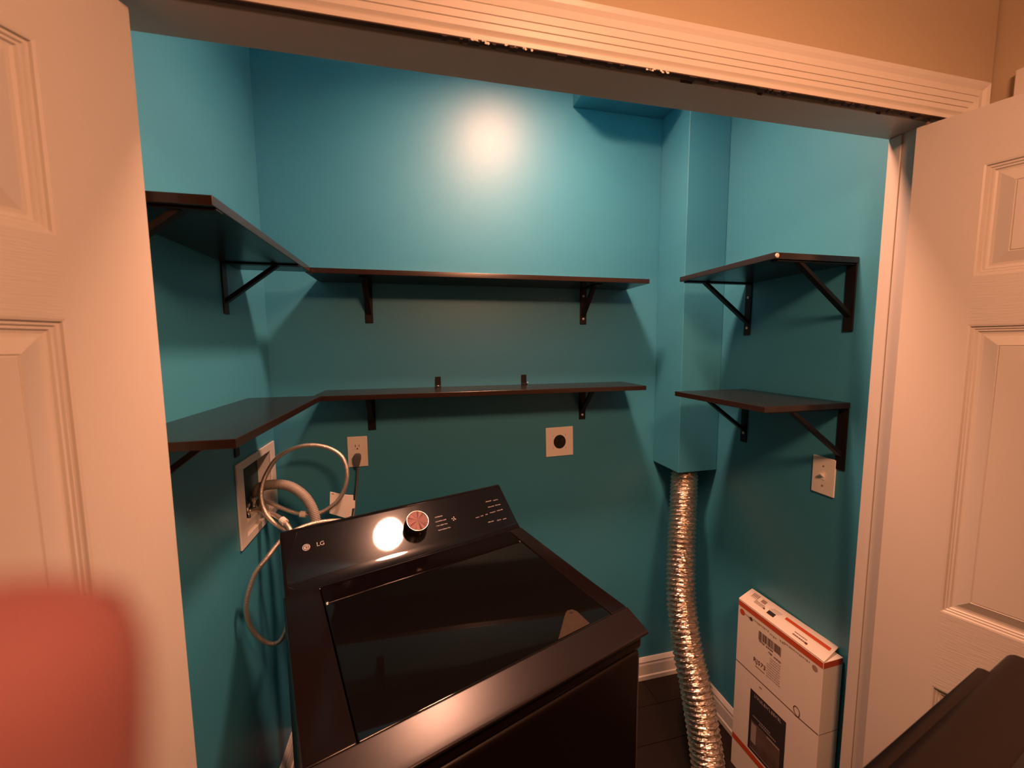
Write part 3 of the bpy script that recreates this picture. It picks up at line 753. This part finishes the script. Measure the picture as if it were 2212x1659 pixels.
kd = bpy.data.objects.new('knob', None); C.objects.link(kd); kd.parent = dr; kd.location = (0, .2285, ZC-.041); kd.rotation_euler = (radians(53), 0, 0)
bm = NB(); lathe(bm, [(0,0),(.034,0),(.033,.03),(0,.03)], 32); link('knob_side', bm, KNOBS, kd, bevel=.001)
bm = NB(); prism(bm, [(.21*cos(2*pi*k/40), .50+.21*sin(2*pi*k/40)) for k in range(40)], 1, -.372, -.3405); link('door', bm, BLACKM, dr, bevel=.008)
for a_, b_ in ((-.30,-.30),(.30,-.30),(-.30,.30),(.30,.30)):
    bm = NB(); lathe(bm, [(0,0),(.022,0),(.022,.010),(.012,.014),(.012,.031),(0,.031)], 16); link('foot', bm, SLOTM, dr, loc=(a_, b_, 0))

# ------------------------------------------------------------------ the photographer's hand (one finger intrudes at the lens)
def CP(x, y, d): return Vector((0, 0, EYE)) + RV*x + UV*y + F*d
def hand():
    J = {}
    E = []; Rr = {}
    def add(n, p, r, par=None):
        J[n] = CP(*p); Rr[n] = r
        if par: E.append((par, n))
    add('wrist', (-.070, -.205, -.045), (.026, .019))
    add('palm', (-.066, -.160, -.030), (.031, .017), 'wrist')
    add('elbow0', (-.085, -.270, -.070), (.029, .024), 'wrist')
    add('elbow1', (-.120, -.400, -.120), (.036, .032), 'elbow0')
    # index finger reaching up past the lens
    add('i0', (-.046, -.112, -.012), (.0115, .0105), 'palm')
    add('i1', (-.0350, -.070, .008), (.0092, .0092), 'i0')
    add('i2', (-.0312, -.040, .020), (.0098, .0098), 'i1')
    add('i3', (-.0308, -.0195, .0215), (.0096, .0096), 'i2')
    add('i4', (-.0302, -.0110, .0215), (.0082, .0082), 'i3')
    # curled fingers
    for k, (dx, nm) in enumerate(((-.020, 'm'), (-.040, 'r'), (-.058, 'p'))):
        sc = (1, .93, .78)[k]
        add(nm+'0', (-.048+dx, -.115-.006*k, -.020), (.011*sc, .010*sc), 'palm')
        add(nm+'1', (-.046+dx, -.083-.008*k, -.040), (.0092*sc, .0092*sc), nm+'0')
        add(nm+'2', (-.044+dx, -.080-.008*k, -.066), (.0084*sc, .0084*sc), nm+'1')
        add(nm+'3', (-.043+dx, -.098-.008*k, -.078), (.0074*sc, .0074*sc), nm+'2')
    add('t0', (-.042, -.158, -.045), (.013, .012), 'palm')
    add('t1', (-.030, -.128, -.066), (.0108, .0108), 't0')
    add('t2', (-.026, -.104, -.080), (.0095, .0095), 't1')
    add('t3', (-.026, -.088, -.086), (.0080, .0080), 't2')
    names = list(J); me = bpy.data.meshes.new('hand')
    org = J['wrist'].copy()
    me.from_pydata([J[n]-org for n in names], [(names.index(a), names.index(b)) for a, b in E], [])
    o = bpy.data.objects.new('hand', me); C.objects.link(o); o.location = org
    sk = o.modifiers.new('skin', 'SKIN')
    me.skin_vertices or None
    if not me.skin_vertices:
        bpy.context.view_layer.objects.active = o
    for i, n in enumerate(names): me.skin_vertices[0].data[i].radius = Rr[n]
    me.skin_vertices[0].data[0].use_root = True
    sb = o.modifiers.new('sub', 'SUBSURF'); sb.levels = 2; sb.render_levels = 2
    dg = bpy.context.evaluated_depsgraph_get(); m2 = bpy.data.meshes.new_from_object(o.evaluated_get(dg))
    o.modifiers.clear(); o.data = m2; m2.materials.clear(); m2.materials.append(SKIN)
    for p in m2.polygons: p.use_smooth = True
    tag(o, 'hand holding one fingertip close to the camera, blurred red at lower left', 'hand')
    # nail and sleeve
    nb = NB(); c_ = CP(-.0345, -.0285, .0288)-org
    q = []
    for i in range(5):
        for j in range(5):
            a = (i/4-.5)*1.4; q.append(nb.verts.new(CP(-.0306+.0062*sin(a), -.0270+.012*j/4, .0215+.0098*cos(a)-(.0012 if j == 4 else 0))-org))
    for i in range(4):
        for j in range(4): nb.faces.new((q[i*5+j], q[(i+1)*5+j], q[(i+1)*5+j+1], q[i*5+j+1]))
    link('nail', nb, NAIL, o, smooth=True)
    nb = NB(); tube(nb, smoothpath([CP(-.088,-.285,-.076)-org, CP(-.100,-.33,-.092)-org, CP(-.125,-.42,-.125)-org], 5), lambda i, L: .040+L*.06, 20, cap=True)
    link('sleeve', nb, SLEEVE, o, smooth=True)
hand()
